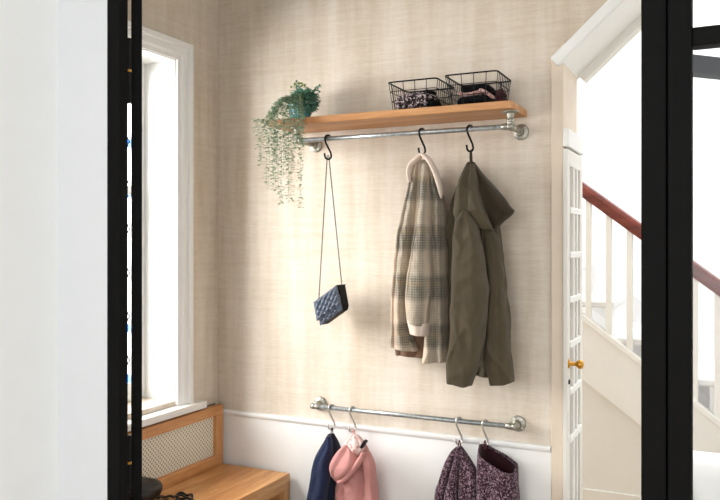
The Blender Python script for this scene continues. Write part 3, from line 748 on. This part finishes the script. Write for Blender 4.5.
cloth('fold', [(457.5, 446.5, 461, 446.5, YL-.028, .010), (455.5, 454, 460.5, 453, YL-.034, .017), (452, 468, 459.5, 466, YL-.038, .022), (448, 484, 458.5, 482, YL-.04, .024), (445, 500, 458, 500, YL-.04, .025), (442, 560, 457, 560, YL-.04, .025)], M['purple'], G3, seed=39, wr=.004)
cloth('fold', [(458.5, 446, 462, 447, YL-.02, .010), (460, 452.5, 466, 453.5, YL-.024, .018), (460, 465, 473, 465.5, YL-.026, .026), (459.5, 480, 476.8, 477, YL-.028, .029), (459, 498, 477, 497, YL-.028, .03), (459, 560, 478, 560, YL-.028, .03)], M['purple'], G3, [(1.3, .008, .2, .1)], seed=40, wr=.004)
loop(G3, M['plum'], 459.5, 440.5, 449, YL-.01, 2)
G4 = thing('knit_cowl', P(498, 560, YL), 'purple marled knit with its dark open neck showing, the right of two', 'knitwear')
cloth('body', [(479.5, 444.5, 517, 466.5, YL-.01, .052), (478.8, 452, 517.5, 471, YL-.01, .056), (478.3, 465, 518, 478, YL-.01, .056), (478, 480, 518.5, 488, YL-.01, .056), (477.5, 500, 519.5, 503, YL-.01, .056), (477, 560, 521, 562, YL-.01, .056)], M['purple'], G4, [(1.6, .014, .35, .05)], n=96, seed=41, wr=.004, open_top=True, dip=.027, solid=.005)
cloth('lining', [(481, 447.5, 515, 469, YL-.01, .043), (480.5, 455, 515.5, 474, YL-.01, .046), (480.3, 468, 516, 480, YL-.01, .047), (480, 485, 516.5, 492, YL-.01, .045)], M['plum_shaded'], G4, [(1.6, .010, .35, .05)], n=72, seed=41, wr=.002, open_top=True, dip=.027)  # added inner tube, coloured dark for the shade down the neck
loop(G4, M['plum'], 485, 440.5, 449, YL-.01, 2)

# ------------------------------------------------------------------ wire baskets
def basket(x0, x1, y0, y1, z0, z1, label):
    o = thing('wire_basket', ((x0+x1)/2, (y0+y1)/2, z0), label, 'basket', 'wire baskets on the shelf')
    ins = .012; r = .0013
    def rect(z, i): 
        rr = .014; pts = []
        for cx, cy, a in ((x1-i-rr, y1-i-rr, 0), (x0+i+rr, y1-i-rr, 90), (x0+i+rr, y0+i+rr, 180), (x1-i-rr, y0+i+rr, 270)):
            for k in range(5): t = math.radians(a+k*22.5); pts.append((cx+rr*math.cos(t), cy+rr*math.sin(t), z))
        return pts
    MB().tube(rect(z1-.0025, 0), .0026, 8, False, 1, True).obj('rim', M['black'], o, smooth=True)
    w = MB()
    zc = [z0+.002, z0+(z1-z0)*.33, z0+(z1-z0)*.66]
    for z in zc: w.tube(rect(z, ins*(1-(z-z0)/(z1-z0))), r, 6, False, 1, True)
    nx = max(5, int((x1-x0)/.024)); ny = max(6, int((y1-y0)/.022))
    for i in range(nx+1):
        t = .08+.84*i/nx; xa = x0+(x1-x0)*t; xb = x0+ins+(x1-x0-2*ins)*t
        if i % 2 == 0:
            w.tube([(xa, y0, z1-.003), (xb, y0+ins, z0+.002), (xb, y1-ins, z0+.002), (xa, y1, z1-.003)], r, 6)
        else: w.tube([(xb, y0+ins, z0+.002), (xb, y1-ins, z0+.002)], r, 6)
    for i in range(ny+1):
        t = .06+.88*i/ny; ya = y0+(y1-y0)*t; yb = y0+ins+(y1-y0-2*ins)*t
        w.tube([(x0, ya, z1-.003), (x0+ins, yb, z0+.002), (x1-ins, yb, z0+.002), (x1, ya, z1-.003)], r, 6)
    w.obj('wires', M['black'], o)
    return o
byf, byb = 2.405, 2.59
zq = sz1+.0005
k1a = P(387.5, 82, byf); k1b = P(436.5, 77, byf)
basket(k1a.x, k1b.x, byf, byb, zq, k1a.z*.5+k1b.z*.5, 'black wire basket holding speckled knitwear, the left of two on the shelf')
k2a = P(444.5, 75, byf+.004); k2b = P(497, 69.5, byf+.004)
basket(k2a.x, k2b.x, byf+.004, byb, zq, k2a.z*.5+k2b.z*.5, 'black wire basket with black and pink knitwear, the right of two')
def tagblob(name, mat, c, rx, ry, rz, label, cat, seed, amp=.18, parts=None, p=.8):
    o = MB().blob(c, rx, ry, rz, 30, 18, amp, 9, seed, p).obj(name, mat, smooth=True); return tag(o, label, cat)
bw1 = k1b.x-k1a.x; bc1 = (k1a.x+k1b.x)/2
zf = zq+.004
tagblob('knit_hat', M['speckle'], (bc1-.008, 2.47, zf+.030), bw1*.42, .045, .030, 'speckled black and white knit hat in front of the left basket', 'hat', 3)
tagblob('scarf', M['knit'], (bc1+.004, 2.535, zf+.040), bw1*.24, .034, .038, 'black knit scarf bundled at the back of the left basket', 'scarf', 5, .3)
tagblob('glove', M['knit'], (bc1-bw1*.27, 2.535, zf+.030), bw1*.13, .034, .029, 'black glove at the left end of the left basket', 'glove', 7, .3)
tagblob('glove', M['knit'], (bc1+bw1*.32, 2.47, zf+.017), bw1*.10, .045, .016, 'black glove at the right end of the left basket', 'glove', 9, .3)
bw2 = k2b.x-k2a.x; bc2 = (k2a.x+k2b.x)/2
def folded(name, mat, pts, y0, y1, th, label, cat, pa=None):
    """strip of knit: profile along x, extruded in y"""
    m = MB(); path = spline(pts, 6); rings = []
    for i, (x, z) in enumerate(path):
        ring = []
        for k in range(16):
            t = 2*PI*k/16; sy_ = math.copysign(abs(math.cos(t))**.5, math.cos(t)); sz_ = math.sin(t)
            endf = min(1, .35+min(i, len(path)-1-i)/4)
            ring.append(((x, (y0+y1)/2+(y1-y0)/2*sy_*endf, z+th*sz_*endf)))
        rings.append(ring)
    m.quadstrip(rings, True, True, True)
    o = m.obj(name, mat, pa, smooth=True)
    return tag(o, label, cat) if label else o
zb2 = zf
SC = thing('scarf', (bc2, 2.49, zb2), 'black knit scarf with a pink edge folded in the right basket', 'scarf')
folded('fold', M['knit'], [(bc2-bw2*.36, zb2+.014), (bc2-.02, zb2+.016), (bc2+.03, zb2+.016), (bc2+bw2*.34, zb2+.014)], 2.43, 2.55, .015, None, None, SC)
folded('fold', M['knit'], [(bc2-bw2*.34, zb2+.066), (bc2-.03, zb2+.056), (bc2+.02, zb2+.058), (bc2+bw2*.30, zb2+.048)], 2.46, 2.565, .017, None, None, SC)
folded('pink_edge', M['pinkknit'], [(bc2-bw2*.35, zb2+.046), (bc2-.03, zb2+.036), (bc2+.015, zb2+.040), (bc2+bw2*.14, zb2+.046), (bc2+bw2*.26, zb2+.034), (bc2+bw2*.33, zb2+.02)], 2.432, 2.52, .007, None, None, SC)
tagblob('knit_hat', M['plum'], (bc2+bw2*.36, 2.545, zf+.032), bw2*.09, .034, .031, 'plum knit hat at the back right corner of the right basket', 'hat', 12, .25)

# ------------------------------------------------------------------ trailing plant
def leafv(m, c, d, up, L, w):
    d = d.normalized(); s = d.cross(up); s = s.normalized() if s.length > 1e-4 else Vector((1, 0, 0)); n = s.cross(d)
    b = len(m.v)
    m.v.extend([c, c+d*L*.35+s*w*.5+n*w*.12, c+d*L*.75+s*w*.42+n*w*.10, c+d*L, c+d*L*.75-s*w*.42+n*w*.10, c+d*L*.35-s*w*.5+n*w*.12, c+d*L*.5])
    for i in range(6): m.f.append((b+6, b+i, b+(i+1) % 6))
def rnd(): return Vector((random.uniform(-1, 1), random.uniform(-1, 1), random.uniform(-1, 1)))
pc = P(300, 112, 2.49); px_, py_ = pc.x, 2.49
PL = thing('trailing_plant', (px_, py_, sz1), 'trailing eucalyptus-like plant in a turquoise pot on the left shelf end', 'plant')
PL['label'] = 'green trailing plant in a turquoise pot on the left end of the shelf'
MB().lathe([(.030, .001), (.034, .003), (.040, .03), (.043, .058), (.046, .062), (.044, .066), (.040, .062), (.036, .055)], (px_, py_, sz1), (0, 0, 1), 28).obj('pot', M['pot'], PL, smooth=True)
MB().lathe([(.038, .05), (.02, .057), (.001, .058)], (px_, py_, sz1), (0, 0, 1), 20).obj('soil', M['lining'], PL)
ft = MB()
for i in range(900):                       # dense teal crown
    d = rnd().normalized()
    c_ = Vector((px_+.022, py_, sz1+.075))+Vector((d.x*.052, d.y*.055, d.z*.042))*random.uniform(.55, 1)
    if c_.z < sz1+.012: continue
    leafv(ft, c_, d+rnd()*.8, Vector((0, 0, 1)), random.uniform(.011, .018), random.uniform(.009, .013))
for i in range(8):                         # upright sprigs
    tip = Vector((px_+random.uniform(-.02, .10), py_+random.uniform(-.04, .04), sz1+random.uniform(.10, .15)))
    if i < 3: tip = P(314+i*3, 91-i*2, 2.49+.02*i)
    b0_ = Vector((px_+.02, py_, sz1+.08))
    for k in range(12):
        c_ = b0_.lerp(tip, k/11); leafv(ft, c_, rnd()+Vector((0, 0, .3)), Vector((0, 0, 1)), .011, .008); leafv(ft, c_, rnd(), Vector((0, 0, 1)), .010, .008)
ft.obj('crown', M['leaf_teal'], PL, smooth=True)
lm = MB()
for i in range(90):
    d = rnd().normalized(); c_ = P(299, 91, 2.46)+Vector((d.x*.028, d.y*.03, d.z*.024))
    leafv(lm, c_, d+rnd()*.6, Vector((0, 0, 1)), .011, .008)
lm.obj('lime_sprig', M['leaf_lime'], PL, smooth=True)
strands = [(264, 134, 2.44), (266.5, 166, 2.42), (268.5, 184, 2.40), (269, 190, 2.38), (273, 175, 2.37), (276.5, 190, 2.375), (279, 196, 2.36), (281.5, 204, 2.37), (284, 176, 2.36), (289, 198, 2.36), (290.5, 203, 2.37), (271, 150, 2.36), (293, 172, 2.365), (275, 160, 2.37), (301, 208, 2.37), (300, 158, 2.36), (303, 146, 2.365), (295, 150, 2.37), (287, 165, 2.365), (265, 150, 2.43), (274, 184, 2.36), (285, 160, 2.36), (267, 142, 2.40), (277, 150, 2.36), (297, 140, 2.36)]
for i, (sx_, sy_, Y) in enumerate(strands):
    end = P(sx_, sy_, Y); stt = Vector((px_-.012+random.uniform(-.015, .015), py_-.01, sz1+.066))
    lipx = end.x+random.uniform(-.006, .006)
    if end.x < sx0+.004: over = Vector((end.x+.004, Y+.01, sz1+random.uniform(.0, .018)))
    else: over = Vector((lipx, min(Y, 2.384), sz1+random.uniform(.006, .02)))
    mid = (stt+over)/2+Vector((0, 0, .03+random.uniform(0, .02)))
    hang = []
    nseg = 5
    for k in range(1, nseg+1):
        t = k/nseg; hang.append((over.x+(end.x-over.x)*t+random.uniform(-.004, .004), min(Y, 2.383), over.z+(end.z-over.z)*t))
    path = spline([tuple(stt), tuple(mid), tuple(over)]+hang, 8)
    vs = MB().tube(path, .0006, 5).obj('trailing_stem', M['stem'], PL)
    lf = MB(); acc = 0
    for k in range(1, len(path)):
        a, b = Vector(path[k-1]), Vector(path[k]); acc += (b-a).length
        while acc > .0088:
            acc -= .0088; ang = random.uniform(0, 2*PI)
            for s in (0, PI):
                d = Vector((math.cos(ang+s), math.sin(ang+s)*.8, random.uniform(-.5, .25)))
                leafv(lf, b+d*.002, d, Vector((0, 0, 1)), random.uniform(.010, .016), random.uniform(.008, .0125))
    lf.obj('leaves', M['leaf'], vs, smooth=True)

# ------------------------------------------------------------------ light
w = bpy.data.worlds.new('daylight'); sc.world = w; w.use_nodes = True
bg = w.node_tree.nodes['Background']; bg.inputs[0].default_value = (.93, .965, 1, 1); bg.inputs[1].default_value = 1.25
def area(name, loc, target, sx, sy, power, col=(1, 1, 1)):
    l = bpy.data.lights.new(name, 'AREA'); l.shape = 'RECTANGLE'; l.size = sx; l.size_y = sy; l.energy = power; l.color = col
    o = bpy.data.objects.new(name, l); COL.objects.link(o); o.location = loc
    o.rotation_euler = (Vector(target)-Vector(loc)).to_track_quat('-Z', 'Y').to_euler(); return o
area('window_daylight', (XL-1.0, 1.2, 1.9), (-1.3, 2.3, 1.3), 1.6, 1.8, 150, (1, .985, .96))
area('front_fill', (-1.1, -2.4, 2.0), (-.9, 2.6, 1.0), 1.6, 1.6, 24, (1, .98, .95))  # added frontal fill behind the camera, no window is built there
area('stair_fill', (.1, 3.9, 4.1), (.1, 4.0, 0), 2.2, 1.4, 36, (1, .99, .97))  # added lamp to brighten the stairwell, its source is unseen
vs = sc.view_settings; vs.view_transform = 'Standard'; vs.look = 'None'; vs.gamma = 1; vs.exposure = .65; vs.use_curve_mapping = False
for o in list(bpy.data.objects):
    if '_o' in o: del o['_o']
